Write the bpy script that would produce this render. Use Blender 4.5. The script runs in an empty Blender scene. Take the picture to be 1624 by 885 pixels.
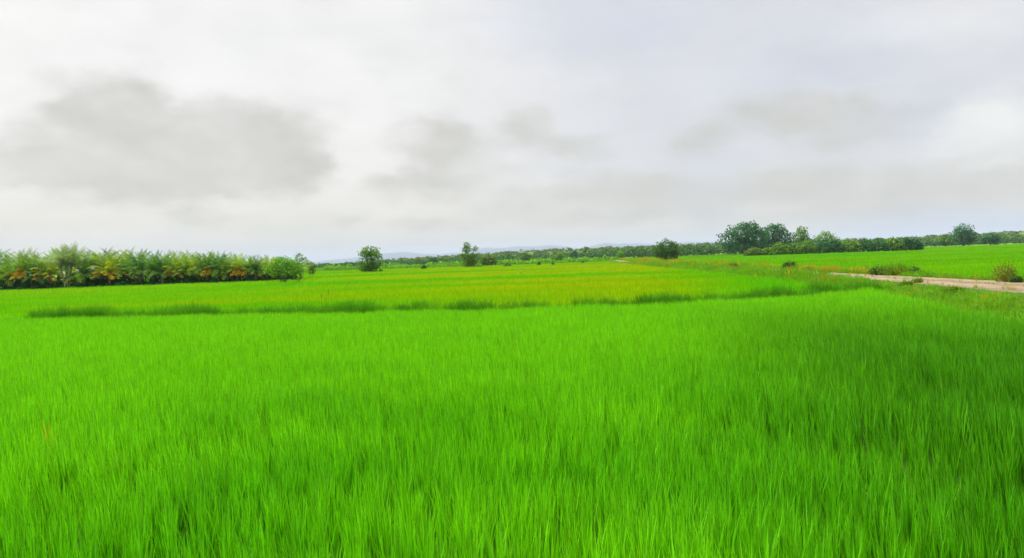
import bpy, math, random
import numpy as np

random.seed(7)
rng = np.random.default_rng(7)
S = bpy.context.scene
C = S.collection
R = math.radians

# ------------------------------------------------------------------ camera
F, CX, CY = 1173.0, 812.0, 442.5
CAM_Z, CANOPY = 2.6, 0.62
PITCH, ROLL = R(1.73), math.atan(0.034)
fw = np.array([0, math.cos(PITCH), -math.sin(PITCH)])
up0 = np.array([0, math.sin(PITCH), math.cos(PITCH)])
rt0 = np.array([1.0, 0, 0])
rt = math.cos(ROLL) * rt0 - math.sin(ROLL) * up0
upv = math.sin(ROLL) * rt0 + math.cos(ROLL) * up0

def ray(x, y):
    return fw + (x - CX) / F * rt + (CY - y) / F * upv

def horizon(x):
    return 407.0 + (CX - x) * 0.034

def ground(x, y, z=CANOPY):
    """point of the plain seen at a place of the photograph, measured on the crop's top"""
    d = ray(x, y)
    t = (z - CAM_Z) / d[2]
    return d[0] * t, d[1] * t

def at(x, depth):
    d = ray(x, horizon(x))
    t = depth / d[1]
    return d[0] * t, depth

cam_d = bpy.data.cameras.new('camera')
cam = bpy.data.objects.new('camera', cam_d)
C.objects.link(cam)
cam_d.sensor_width = 36.0
cam_d.lens = 36.0 * F / 1624.0
cam_d.clip_start, cam_d.clip_end = 0.05, 60000
from mathutils import Matrix, Vector
m3 = Matrix(((rt[0], upv[0], -fw[0]), (rt[1], upv[1], -fw[1]), (rt[2], upv[2], -fw[2])))
cam.matrix_world = Matrix.Translation((0, 0, CAM_Z)) @ m3.to_4x4()
S.camera = cam

# ------------------------------------------------------------------ helpers
def tag(o, label=None, cat=None, group=None, kind=None):
    if label: o['label'] = label
    if cat: o['category'] = cat
    if group: o['group'] = group
    if kind: o['kind'] = kind
    return o

def mesh(name, v, quads, tint=None, smooth=False):
    v = np.asarray(v, dtype=np.float32); q = np.asarray(quads, dtype=np.int32)
    k = q.shape[1]
    me = bpy.data.meshes.new(name)
    me.vertices.add(len(v)); me.vertices.foreach_set('co', v.ravel())
    me.loops.add(q.size); me.loops.foreach_set('vertex_index', q.ravel())
    me.polygons.add(len(q))
    me.polygons.foreach_set('loop_start', np.arange(0, q.size, k, dtype=np.int32))
    if tint is not None:
        a = me.attributes.new('tint', 'FLOAT', 'FACE')
        a.data.foreach_set('value', np.asarray(tint, dtype=np.float32))
    if smooth:
        me.polygons.foreach_set('use_smooth', np.ones(len(q), dtype=bool))
    me.update(calc_edges=True)
    return me

def obj(name, me, mat=None, parent=None, link=True):
    o = bpy.data.objects.new(name, me)
    if mat is not None and me is not None and not me.materials:
        me.materials.append(mat)
    if link: C.objects.link(o)
    if parent is not None: o.parent = parent
    return o

def empty(name, loc, rz=0.0, sc=1.0):
    o = bpy.data.objects.new(name, None)
    C.objects.link(o)
    o.location = loc; o.rotation_euler = (0, 0, rz); o.scale = (sc, sc, sc)
    o.empty_display_size = 0.3
    return o

class Noise:
    """smooth pseudo noise, about -1..1"""
    def __init__(s, wl, seed, n=7):
        g = np.random.default_rng(seed)
        a = g.uniform(0, 2 * np.pi, n); f = 2 * np.pi / wl * g.uniform(0.6, 1.6, n)
        s.kx, s.ky, s.p = np.cos(a) * f, np.sin(a) * f, g.uniform(0, 6.28, n)
    def __call__(s, x, y):
        r = 0
        for a, b, p in zip(s.kx, s.ky, s.p): r = r + np.sin(a * x + b * y + p)
        return r / len(s.kx) * 1.6

class Build:
    def __init__(s): s.v, s.q, s.t, s.n = [], [], [], 0
    def add(s, v, q, t=None):
        v = np.asarray(v, float); q = np.asarray(q, int)
        s.v.append(v); s.q.append(q + s.n); s.n += len(v)
        s.t.append(np.full(len(q), 0.5) if t is None else np.asarray(t, float))
    def mesh(s, name, smooth=False):
        return mesh(name, np.concatenate(s.v), np.concatenate(s.q), np.concatenate(s.t), smooth)
    def tube(s, pts, rad, k=6, t=0.5):
        pts = np.asarray(pts, float); n = len(pts)
        d = np.gradient(pts, axis=0); d /= np.linalg.norm(d, axis=1)[:, None] + 1e-9
        ref = np.array([0.31, 0.95, 0.05]); v = []
        for i in range(n):
            a = np.cross(d[i], ref); a /= np.linalg.norm(a); b = np.cross(d[i], a)
            for j in range(k):
                w = 2 * math.pi * j / k
                v.append(pts[i] + rad[i] * (math.cos(w) * a + math.sin(w) * b))
        q = [(i * k + j, i * k + (j + 1) % k, (i + 1) * k + (j + 1) % k, (i + 1) * k + j) for i in range(n - 1) for j in range(k)]
        s.add(v, q, np.full(len(q), t))
    def leaves(s, c, size, nrm, asp=0.55, t=None, g=rng):
        """leaf clumps: bent four-cornered leaves at centres c facing about nrm"""
        c = np.asarray(c, float); n = len(c)
        nrm = nrm / (np.linalg.norm(nrm, axis=1)[:, None] + 1e-9)
        a = np.cross(nrm, g.normal(size=(n, 3))); a /= np.linalg.norm(a, axis=1)[:, None] + 1e-9
        b = np.cross(nrm, a)
        L = (np.asarray(size) * np.ones(n))[:, None]
        bend = nrm * L * 0.18
        v = np.stack([c - a * L * .5, c - b * L * asp * .5 + bend * .6, c + a * L * .5, c + b * L * asp * .5 + bend], axis=1).reshape(-1, 3)
        s.add(v, np.arange(n * 4).reshape(-1, 4), g.uniform(0, 1, n) if t is None else t)

# ------------------------------------------------------------------ materials
def nt(name):
    m = bpy.data.materials.new(name); m.use_nodes = True
    t = m.node_tree; t.nodes.clear()
    out = t.nodes.new('ShaderNodeOutputMaterial')
    return m, t, out

def N(t, typ, ins=None, **kw):
    n = t.nodes.new(typ)
    for k, v in kw.items(): setattr(n, k, v)
    for k, v in (ins or {}).items():
        if hasattr(v, 'is_output'): t.links.new(v, n.inputs[k])
        else: n.inputs[k].default_value = v
    return n

def col(c): return (c[0], c[1], c[2], 1.0)

def math_(t, op, a, b=0.0, c=None, clamp=False):
    n = t.nodes.new('ShaderNodeMath'); n.operation = op; n.use_clamp = clamp
    for i, v in enumerate((a, b) if c is None else (a, b, c)):
        if hasattr(v, 'is_output'): t.links.new(v, n.inputs[i])
        else: n.inputs[i].default_value = v
    return n.outputs[0]

def mix(t, f, a, b):
    n = t.nodes.new('ShaderNodeMix'); n.data_type = 'RGBA'
    for i, v in ((0, f), (6, a), (7, b)):
        if hasattr(v, 'is_output'): t.links.new(v, n.inputs[i])
        else: n.inputs[i].default_value = v if i == 0 else col(v)
    return n.outputs[2]

def smooth(t, x, a, b):
    n = N(t, 'ShaderNodeMapRange', {0: x, 1: a, 2: b, 3: 0.0, 4: 1.0}, interpolation_type='SMOOTHSTEP')
    return n.outputs[0]

def leafy(t, out, colour, transl=0.35, gloss=0.03, tgain=(1.35, 1.2, 0.55)):
    d = N(t, 'ShaderNodeBsdfDiffuse', {0: colour})
    tc = N(t, 'ShaderNodeMix', {0: 1.0, 6: colour, 7: (*tgain, 1)}, data_type='RGBA', blend_type='MULTIPLY').outputs[2]
    tr = N(t, 'ShaderNodeBsdfTranslucent', {0: tc})
    mx = N(t, 'ShaderNodeMixShader', {0: transl, 1: d.outputs[0], 2: tr.outputs[0]}).outputs[0]
    if gloss > 0:
        g = N(t, 'ShaderNodeBsdfGlossy', {0: (1, 1, 1, 1), 1: 0.5})
        mx = N(t, 'ShaderNodeMixShader', {0: gloss, 1: mx, 2: g.outputs[0]}).outputs[0]
    t.links.new(mx, out.inputs[0])

def leaf_mat(name, lo, hi, scale=0.6, transl=0.3):
    """foliage: leaf-to-leaf tint plus a patchy change of hue through the crown"""
    m, t, out = nt(name)
    a = N(t, 'ShaderNodeAttribute', attribute_name='tint').outputs['Fac']
    g = N(t, 'ShaderNodeNewGeometry').outputs['Position']
    n = N(t, 'ShaderNodeTexNoise', {'Vector': g, 'Scale': scale, 'Detail': 2.0}).outputs[0]
    f = math_(t, 'ADD', math_(t, 'MULTIPLY', a, 0.65), math_(t, 'MULTIPLY_ADD', n, 1.6, -0.62), clamp=True)
    leafy(t, out, mix(t, f, lo, hi), transl, 0.006)
    return m

def plain_mat(name, lo, hi, scale, rough=0.9, detail=5.0, bump=0.0):
    m, t, out = nt(name)
    g = N(t, 'ShaderNodeNewGeometry').outputs['Position']
    n = N(t, 'ShaderNodeTexNoise', {'Vector': g, 'Scale': scale, 'Detail': detail, 'Roughness': 0.65}).outputs[0]
    f = smooth(t, n, 0.3, 0.7)
    p = N(t, 'ShaderNodeBsdfPrincipled', {'Base Color': mix(t, f, lo, hi), 'Roughness': rough})
    p.inputs['Specular IOR Level'].default_value = 0.03
    if bump:
        n2 = N(t, 'ShaderNodeTexNoise', {'Vector': g, 'Scale': 9.0, 'Detail': 6.0}).outputs[0]
        b = N(t, 'ShaderNodeBump', {'Height': n2, 'Strength': bump, 'Distance': 0.05})
        t.links.new(b.outputs[0], p.inputs['Normal'])
    t.links.new(p.outputs[0], out.inputs[0])
    return m

def rice_mat(name, field):
    """young rice: colour drifts over the paddy, each blade has its own tint"""
    m, t, out = nt(name)
    pos = N(t, 'ShaderNodeNewGeometry').outputs['Position']
    tint = N(t, 'ShaderNodeAttribute', attribute_name='tint').outputs['Fac']
    sep = N(t, 'ShaderNodeSeparateXYZ', {0: pos})
    rnd = N(t, 'ShaderNodeObjectInfo').outputs['Random']
    def noise(sx, sy, det=2.0):
        mp = N(t, 'ShaderNodeVectorMath', {0: pos, 1: (sx, sy, 0.0)}, operation='MULTIPLY').outputs[0]
        return N(t, 'ShaderNodeTexNoise', {'Vector': mp, 'Scale': 1.0, 'Detail': det}).outputs[0]
    if field == 'near':
        n = smooth(t, noise(0.22, 0.30), 0.32, 0.68)
        c = mix(t, n, NEAR_A, NEAR_B)
        # the stand pales towards the bund
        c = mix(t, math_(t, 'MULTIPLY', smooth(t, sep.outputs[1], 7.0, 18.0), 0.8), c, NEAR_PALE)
        # mix towards a darker green on the right side, strongest close by
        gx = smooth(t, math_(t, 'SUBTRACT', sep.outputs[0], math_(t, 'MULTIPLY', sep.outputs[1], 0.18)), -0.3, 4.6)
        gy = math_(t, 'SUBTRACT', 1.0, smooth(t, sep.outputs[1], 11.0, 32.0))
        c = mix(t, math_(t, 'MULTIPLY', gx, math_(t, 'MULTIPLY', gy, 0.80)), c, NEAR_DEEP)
    elif field == 'far':
        n = smooth(t, noise(0.020, 0.075, 3.0), 0.36, 0.60)
        side = smooth(t, math_(t, 'MULTIPLY_ADD', sep.outputs[1], 0.28, sep.outputs[0]), -8.0, 14.0)
        greener = math_(t, 'SUBTRACT', 1.0, smooth(t, math_(t, 'DIVIDE', sep.outputs[0], sep.outputs[1]), .16, .36))
        n = math_(t, 'MULTIPLY', math_(t, 'MULTIPLY', n, greener), math_(t, 'MULTIPLY_ADD', side, 0.75, 0.25))
        c = mix(t, n, FAR_G, FAR_Y)
        n2 = smooth(t, noise(0.03, 0.16, 2.0), 0.52, 0.66)
        c = mix(t, math_(t, 'MULTIPLY', math_(t, 'MULTIPLY', n2, greener), 0.5), c, FAR_O)
    else:
        n = smooth(t, noise(0.02, 0.09, 3.0), 0.35, 0.65)
        c = mix(t, n, RIGHT_A, RIGHT_B)
    v = math_(t, 'ADD', math_(t, 'MULTIPLY_ADD', tint, 0.85 if field == 'near' else 0.55, 0.46 if field == 'near' else 0.62), math_(t, 'MULTIPLY', rnd, 0.20 if field == 'near' else 0.22))
    if field == 'near':                                  # a few leaves have yellowed
        c = mix(t, math_(t, 'GREATER_THAN', tint, 0.988), c, (0.19, 0.36, 0.006))
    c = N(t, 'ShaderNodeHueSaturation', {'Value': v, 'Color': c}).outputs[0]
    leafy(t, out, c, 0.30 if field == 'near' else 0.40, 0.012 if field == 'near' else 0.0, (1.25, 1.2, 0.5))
    return m

NEAR_A, NEAR_B = (0.080, 0.370, 0.002), (0.145, 0.480, 0.002)
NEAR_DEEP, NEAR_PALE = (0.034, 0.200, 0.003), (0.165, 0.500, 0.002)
FAR_G, FAR_Y, FAR_O = (0.100, 0.400, 0.003), (0.275, 0.410, 0.000), (0.320, 0.385, 0.000)
RIGHT_A, RIGHT_B = (0.095, 0.350, 0.003), (0.160, 0.390, 0.002)

M = dict(
    soil=plain_mat('paddy_soil', (0.020, 0.050, 0.006), (0.035, 0.075, 0.008), 0.4),
    plain=plain_mat('plain_grass', (0.060, 0.150, 0.012), (0.14, 0.22, 0.02), 0.02),
    road=plain_mat('laterite', (0.17, 0.122, 0.068), (0.265, 0.195, 0.115), 0.9, 0.95, 8.0, 0.5),
    bund=plain_mat('bund_earth', (0.030, 0.065, 0.012), (0.05, 0.085, 0.02), 1.5),
    hill=plain_mat('hill_scrub', (0.045, 0.095, 0.016), (0.105, 0.150, 0.030), 0.012, 0.95, 6.0),
    mount=plain_mat('mountain_forest', (0.02, 0.045, 0.04), (0.035, 0.065, 0.05), 0.0008),
    bark=plain_mat('bark', (0.07, 0.055, 0.04), (0.14, 0.11, 0.08), 3.0),
    palebark=plain_mat('pale_bark', (0.18, 0.16, 0.11), (0.30, 0.27, 0.19), 3.0),
    palmtrunk=plain_mat('palm_bark', (0.09, 0.075, 0.05), (0.19, 0.16, 0.11), 4.0),
    palm=leaf_mat('palm_fronds', (0.030, 0.130, 0.014), (0.245, 0.430, 0.020), 0.55),
    palm2=leaf_mat('palm_fronds_dark', (0.014, 0.090, 0.024), (0.120, 0.280, 0.036), 0.55),
    palm3=leaf_mat('palm_fronds_yellow', (0.095, 0.210, 0.010), (0.390, 0.490, 0.018), 0.55),
    dry=leaf_mat('dry_fronds', (0.46, 0.23, 0.008), (0.62, 0.42, 0.014), 1.0),
    scrub=leaf_mat('rise_scrub', (0.030, 0.085, 0.024), (0.095, 0.155, 0.030), 0.05),
    farwood=leaf_mat('far_wood_leaves', (0.014, 0.070, 0.030), (0.060, 0.130, 0.034), 0.08),
    under=leaf_mat('undergrowth_leaves', (0.012, 0.050, 0.014), (0.040, 0.130, 0.020), 0.5),
    bright=leaf_mat('bright_leaves', (0.050, 0.190, 0.012), (0.160, 0.370, 0.018), 1.2),
    tree=leaf_mat('tree_leaves', (0.016, 0.095, 0.016), (0.165, 0.320, 0.024), 0.7),
    midtree=leaf_mat('midtree_leaves', (0.012, 0.070, 0.018), (0.095, 0.205, 0.026), 0.6),  # the domed tree's own darker leaf green
    olive=leaf_mat('olive_leaves', (0.040, 0.110, 0.014), (0.130, 0.210, 0.024), 0.9),
    deep=leaf_mat('dark_leaves', (0.006, 0.060, 0.030), (0.060, 0.190, 0.050), 0.4),
    weed=leaf_mat('weed_leaves', (0.045, 0.140, 0.008), (0.160, 0.300, 0.015), 1.5),
    weeddark=leaf_mat('dark_weed_leaves', (0.022, 0.065, 0.014), (0.055, 0.125, 0.022), 2.0),
    weedbrown=leaf_mat('brown_weed_leaves', (0.09, 0.10, 0.014), (0.20, 0.17, 0.025), 2.0),
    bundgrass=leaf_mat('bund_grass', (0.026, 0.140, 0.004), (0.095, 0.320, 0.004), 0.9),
    vergegrass=leaf_mat('verge_grass', (0.060, 0.225, 0.004), (0.160, 0.350, 0.006), 0.45),
    dryg=leaf_mat('dry_grass', (0.21, 0.22, 0.006), (0.36, 0.27, 0.012), 0.4),
    straw=leaf_mat('straw', (0.40, 0.27, 0.01), (0.55, 0.40, 0.02), 2.0),
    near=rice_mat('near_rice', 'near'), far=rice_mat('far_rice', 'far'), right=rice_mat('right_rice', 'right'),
)

# ------------------------------------------------------------------ setting
g = obj('ground', mesh('ground', [(-16000, -600, 0), (16000, -600, 0), (16000, 17000, 0), (-16000, 17000, 0)], [(0, 1, 2, 3)]), M['plain'])
tag(g, 'flat green plain stretching to the foot of the far hills', 'ground', kind='structure')
v = []
g2 = obj('paddy_ground', mesh('paddy_ground', [(-120, -40, .004), (19.5, -40, .004), (19.5, 178, .004), (-120, 178, .004)], [(0, 1, 2, 3)]), M['soil'])
tag(g2, 'dark wet paddy floor under the rice', 'paddy floor', kind='structure')

def strip(name, pts, prof, mat, wide=False):
    """sweep a cross profile [(offset, z)] along a polyline of ground points"""
    pts = np.asarray(pts, float); d = np.gradient(pts, axis=0); d /= np.linalg.norm(d, axis=1)[:, None]
    nr = np.stack([d[:, 1], -d[:, 0]], 1); k = len(prof); v = []
    wob = Noise(5, 3)
    for i, p in enumerate(pts):
        for j, (o, z) in enumerate(prof):
            w = 0.18 * wob(p[0] * 1.0 + j * 31, p[1]) if 0 < j < k - 1 else 0
            if wide and o < -1.5: w -= float(flare(p[1]))
            v.append((p[0] + nr[i, 0] * (o + w), p[1] + nr[i, 1] * (o + w), z))
    q = [(i * k + j, (i + 1) * k + j, (i + 1) * k + j + 1, i * k + j + 1) for i in range(len(pts) - 1) for j in range(k - 1)]
    return mesh(name, v, q, smooth=True)

def road_mat():
    m, t, out = nt('sandy_track')
    pos = N(t, 'ShaderNodeNewGeometry').outputs['Position']
    ln_ = N(t, 'ShaderNodeVectorMath', {0: pos, 1: (1.5, .06, 1)}, operation='MULTIPLY').outputs[0]
    a = N(t, 'ShaderNodeTexNoise', {'Vector': ln_, 'Scale': 1.0, 'Detail': 3.0}).outputs[0]        # wheel tracks
    b = N(t, 'ShaderNodeTexNoise', {'Vector': pos, 'Scale': 1.1, 'Detail': 8.0, 'Roughness': .7}).outputs[0]
    c = mix(t, smooth(t, b, .3, .7), (0.125, 0.090, 0.046), (0.205, 0.150, 0.080))
    c = mix(t, math_(t, 'MULTIPLY', smooth(t, a, .5, .62), .7), c, (0.085, 0.062, 0.032))
    c = mix(t, math_(t, 'MULTIPLY', smooth(t, b, .56, .66), .55), c, (0.26, 0.20, 0.115))
    p = N(t, 'ShaderNodeBsdfPrincipled', {'Base Color': c, 'Roughness': .95})
    n2 = N(t, 'ShaderNodeTexNoise', {'Vector': pos, 'Scale': 7.0, 'Detail': 6.0}).outputs[0]
    bp = N(t, 'ShaderNodeBump', {'Height': math_(t, 'ADD', n2, a), 'Strength': .6, 'Distance': .08})
    t.links.new(bp.outputs[0], p.inputs['Normal']); t.links.new(p.outputs[0], out.inputs[0])
    return m
M['road'] = road_mat()
ry = np.concatenate([np.arange(-40, 80, 1.0), np.arange(80, 420, 6.0)])
def flare(y): return 1.7 * np.clip((44 - np.asarray(y, float)) / 18, 0, 1)       # the track widens close to the viewer
def road_x(y): return 22.6 + 0.6 * np.sin(y / 31.0) + np.clip(y - 60, 0, 400) * 0.043
road_pts = np.stack([road_x(ry), ry], 1)
em = obj('road_embankment', strip('road_embankment', road_pts, [(-4.6, -.02), (-3.0, .40), (-1.9, .50), (1.9, .50), (3.1, .40), (4.6, -.02)], M['bund'], True), M['bund'])
tag(em, 'low grassy earth bank that carries the dirt track', 'embankment', kind='structure')
rd = obj('dirt_road', strip('dirt_road', road_pts, [(-1.85, .506), (-1.0, .53), (0, .50), (1.0, .53), (1.85, .506)], M['road'], True), M['road'])
tag(rd, 'pale sandy dirt track running along the paddies', 'dirt road', kind='structure')

# bund across the view
bx = np.arange(-23.5, 17.6, 0.5)
BPX = [(40, 503), (200, 499), (400, 495), (600, 491), (800, 486), (1000, 479), (1200, 469), (1350, 459), (1390, 455)]
BG = np.array([ground(x, y) for x, y in BPX])
def bund_y(x): return np.interp(x, BG[:, 0], BG[:, 1]) + 0.15 * np.sin(x * 0.9) + 0.1 * np.sin(x * 2.3 + 1)
bund_pts = np.stack([bx, bund_y(bx) + 0.9], 1)
bd = obj('bund', strip('bund', bund_pts, [(-0.9, -.02), (-0.45, .26), (0.45, .26), (0.9, -.02)], M['bund']), M['bund'])
tag(bd, 'narrow earth bund parting the near paddy from the yellow one', 'bund', kind='structure')

# ------------------------------------------------------------------ blades
def blades(n, rad, length, width, lean, seg=4, curve=0.35, seed=0, spread=None):
    """n leaf blades on a disc: each a tapering arched ribbon"""
    g = np.random.default_rng(seed)
    r = rad * np.sqrt(g.uniform(0, 1, n)); a = g.uniform(0, 6.283, n)
    base = np.stack([r * np.cos(a), r * np.sin(a), np.zeros(n)], 1)
    L = length * g.uniform(0.78, 1.10, n)
    az = g.uniform(0, 6.283, n); th = np.abs(g.normal(0, lean, n)); cv = curve * g.uniform(0.1, 1.6, n) ** 2 
    face = az + math.pi / 2 + g.normal(0, 0.7, n)
    W = width * g.uniform(0.7, 1.25, n)
    side = np.stack([np.cos(face), np.sin(face), np.zeros(n)], 1)
    p = base.copy(); rows = []
    for i in range(seg + 1):
        f = i / seg
        w = W * (0.65 + 0.7 * f if f < .5 else 1.0 * (1 - ((f - .5) / .5) ** 1.7) + 0.04)
        rows.append(np.stack([p - side * w[:, None] / 2, p + side * w[:, None] / 2], 1))
        ang = th + cv * f * 1.3
        st = (L / seg)[:, None]
        p = p + st * np.stack([np.sin(ang) * np.cos(az), np.sin(ang) * np.sin(az), np.cos(ang)], 1)
    v = np.stack(rows, 1).reshape(-1, 3); k = 2 * (seg + 1)
    o = np.arange(n)[:, None, None] * k
    q = np.array([[2 * i, 2 * i + 1, 2 * i + 3, 2 * i + 2] for i in range(seg)])[None] + o
    t = np.repeat(g.uniform(0, 1, n), seg)
    return v, q.reshape(-1, 4), t

def proto(name, mat, *a, **k):
    v, q, t = blades(*a, **k)
    return obj(name, mesh(name, v, q, t), mat, link=False)

def scatter(name, protos, P, scale, lean_x=None, lean_y=None, idx=None, seed=1):
    """one object of countless plants: instances on points"""
    g = np.random.default_rng(seed); n = len(P)
    lx = np.zeros(n) if lean_x is None else lean_x; ly = np.zeros(n) if lean_y is None else lean_y
    a = g.uniform(0, 6.283, n)
    ca, sa = np.cos(a), np.sin(a)
    # M = Ry(lx) Rx(-ly) Rz(a)
    cx, sx, cy, sy = np.cos(-ly), np.sin(-ly), np.cos(lx), np.sin(lx)
    m00 = cy * ca + sy * sx * sa; m10 = cx * sa; m20 = -sy * ca + cy * sx * sa
    m21 = sy * sa + cy * sx * ca; m22 = cy * cx
    rot = np.stack([np.arctan2(m21, m22), -np.arcsin(np.clip(m20, -1, 1)), np.arctan2(m10, m00)], 1)
    me = bpy.data.meshes.new(name)
    me.vertices.add(n); me.vertices.foreach_set('co', np.asarray(P, np.float32).ravel())
    at_ = me.attributes.new('rot', 'FLOAT_VECTOR', 'POINT'); at_.data.foreach_set('vector', rot.astype(np.float32).ravel())
    at_ = me.attributes.new('size', 'FLOAT', 'POINT'); at_.data.foreach_set('value', np.asarray(scale, np.float32))
    at_ = me.attributes.new('pick', 'INT', 'POINT'); at_.data.foreach_set('value', (g.integers(0, len(protos), n) if idx is None else idx).astype(np.int32))
    o = obj(name, me)
    t = bpy.data.node_groups.new(name, 'GeometryNodeTree')
    t.interface.new_socket('Geometry', in_out='INPUT', socket_type='NodeSocketGeometry')
    t.interface.new_socket('Geometry', in_out='OUTPUT', socket_type='NodeSocketGeometry')
    gi = t.nodes.new('NodeGroupInput'); go = t.nodes.new('NodeGroupOutput')
    jn = t.nodes.new('GeometryNodeJoinGeometry')
    for p in reversed(protos):                       # the last link made comes first in the join
        oi = t.nodes.new('GeometryNodeObjectInfo'); oi.inputs['Object'].default_value = p
        g2i = t.nodes.new('GeometryNodeGeometryToInstance')
        t.links.new(oi.outputs['Geometry'], g2i.inputs[0]); t.links.new(g2i.outputs[0], jn.inputs[0])
    ip = t.nodes.new('GeometryNodeInstanceOnPoints')
    ip.inputs['Pick Instance'].default_value = True
    def named(nm, ty):
        k = t.nodes.new('GeometryNodeInputNamedAttribute'); k.data_type = ty; k.inputs['Name'].default_value = nm
        return k.outputs[0]
    t.links.new(gi.outputs[0], ip.inputs['Points']); t.links.new(jn.outputs[0], ip.inputs['Instance'])
    t.links.new(named('pick', 'INT'), ip.inputs['Instance Index'])
    t.links.new(named('rot', 'FLOAT_VECTOR'), ip.inputs['Rotation'])
    t.links.new(named('size', 'FLOAT'), ip.inputs['Scale'])
    t.links.new(ip.outputs[0], go.inputs[0])
    o.modifiers.new('plants', 'NODES').node_group = t
    return o

def jgrid(x0, x1, y0, y1, dens, seed):
    """jittered grid of points"""
    g = np.random.default_rng(seed); s = 1 / math.sqrt(dens)
    X, Y = np.meshgrid(np.arange(x0, x1, s), np.arange(y0, y1, s))
    X = X.ravel() + g.uniform(-.5, .5, X.size) * s; Y = Y.ravel() + g.uniform(-.5, .5, Y.size) * s
    return X, Y

def verge_x(y): return np.interp(y, [-40, 5, 19.4, 24.4, 35, 60, 200], [12.5, 12.5, 13.2, 14.4, 17.0, 18.6, 24.6])
gapn = Noise(0.55, 77, 11)
hn, hn2, ln = Noise(3.2, 11), Noise(9.0, 12), Noise(5.0, 13)
XZ = lambda X, Y, Z=0.0: np.stack([X, Y, np.full(len(X), Z)], 1)

# near paddy
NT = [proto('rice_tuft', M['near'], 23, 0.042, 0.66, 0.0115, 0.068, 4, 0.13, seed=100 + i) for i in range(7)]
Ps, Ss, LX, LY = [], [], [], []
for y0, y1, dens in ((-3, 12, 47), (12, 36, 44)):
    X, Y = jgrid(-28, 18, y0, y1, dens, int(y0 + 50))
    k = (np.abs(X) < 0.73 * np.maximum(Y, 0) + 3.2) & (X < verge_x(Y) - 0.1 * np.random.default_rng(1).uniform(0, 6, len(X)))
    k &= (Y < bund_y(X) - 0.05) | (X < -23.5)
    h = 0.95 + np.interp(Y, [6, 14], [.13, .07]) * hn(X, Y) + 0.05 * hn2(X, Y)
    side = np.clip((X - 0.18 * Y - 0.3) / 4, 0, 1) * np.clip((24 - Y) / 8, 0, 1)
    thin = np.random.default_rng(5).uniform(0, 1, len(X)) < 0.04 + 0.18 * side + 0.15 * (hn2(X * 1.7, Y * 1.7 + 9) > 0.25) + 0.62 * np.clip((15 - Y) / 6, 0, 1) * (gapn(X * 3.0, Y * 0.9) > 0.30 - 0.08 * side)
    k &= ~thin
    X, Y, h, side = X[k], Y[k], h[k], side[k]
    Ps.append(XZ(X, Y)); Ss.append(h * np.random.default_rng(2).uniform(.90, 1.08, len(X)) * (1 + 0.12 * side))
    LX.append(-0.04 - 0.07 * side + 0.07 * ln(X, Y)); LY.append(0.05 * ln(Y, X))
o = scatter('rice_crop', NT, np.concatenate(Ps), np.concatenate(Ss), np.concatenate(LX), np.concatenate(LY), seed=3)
tag(o, 'vivid green young rice filling the paddy in front of the bund', 'rice', kind='stuff')
print('near tufts', sum(map(len, Ps)))

# far paddy, beyond the bund
FT = [proto('far_rice_tuft', M['far'], 22, 0.30, 0.66, 0.024, 0.13, 3, 0.3, seed=200 + i) for i in range(5)] + \
     [proto('far_rice_patch', M['far'], 60, 0.85, 0.66, 0.055, 0.14, 2, 0.3, seed=220 + i) for i in range(5)]
Ps, Ss, Ix = [], [], []
for j, (y0, y1, dens) in enumerate(((31, 66, 8.0), (66, 180, 1.0))):
    X, Y = jgrid(-140, 40, y0, y1, dens, 61 + j)
    k = (np.abs(X) < 0.74 * Y + 6) & (X < verge_x(Y) - 0.5)
    k &= np.where(X < -23.5, Y > 35.8, Y > bund_y(np.clip(X, -23.5, 17)) + 1.8)
    k &= (X < road_x(Y) - 3.6)
    k &= ~((X < -26.5 - 0.30 * (Y - 97)) & (Y > 97 + 0.02 * X + 0.8 * np.sin(X)) & (Y < 125))
    X, Y = X[k], Y[k]
    Ps.append(XZ(X, Y)); Ss.append(1.0 + 0.10 * hn2(X, Y) + np.random.default_rng(3).uniform(-.1, .1, len(X)))
    Ix.append(np.random.default_rng(4).integers(0, 5, len(X)) + 5 * j)
o = scatter('rice_crop', FT, np.concatenate(Ps), np.concatenate(Ss), idx=np.concatenate(Ix), seed=4)
tag(o, 'yellow green rice filling the wide paddy behind the bund', 'rice', kind='stuff')
print('far tufts', sum(map(len, Ps)))

# paddy on the other side of the road
RT = [proto('side_rice_tuft', M['right'], 22, 0.32, 0.62, 0.026, 0.13, 3, 0.3, seed=240 + i) for i in range(4)] + \
     [proto('side_rice_patch', M['right'], 60, 0.85, 0.62, 0.055, 0.14, 2, 0.3, seed=250 + i) for i in range(4)]
def right_end(x): return np.interp(x, [20, 60, 75, 95, 130, 200], [250, 235, 228, 212, 330, 360])
Ps, Ss, Ix = [], [], []
for j, (y0, y1, dens) in enumerate(((26, 66, 7.0), (66, 330, 0.7))):
    X, Y = jgrid(20, 250, y0, y1, dens, 71 + j)
    k = (X < 0.74 * Y + 8) & (X > road_x(Y) + 4.2) & (Y < right_end(X))
    X, Y = X[k], Y[k]
    Ps.append(XZ(X, Y)); Ss.append(1.0 + 0.10 * hn2(X, Y) + np.random.default_rng(3).uniform(-.1, .1, len(X)))
    Ix.append(np.random.default_rng(4).integers(0, 4, len(X)) + 4 * j)
o = scatter('rice_crop', RT, np.concatenate(Ps), np.concatenate(Ss), idx=np.concatenate(Ix), seed=5)
tag(o, 'bright green rice in the paddy across the dirt track', 'rice', kind='stuff')
print('right tufts', sum(map(len, Ps)))

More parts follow.
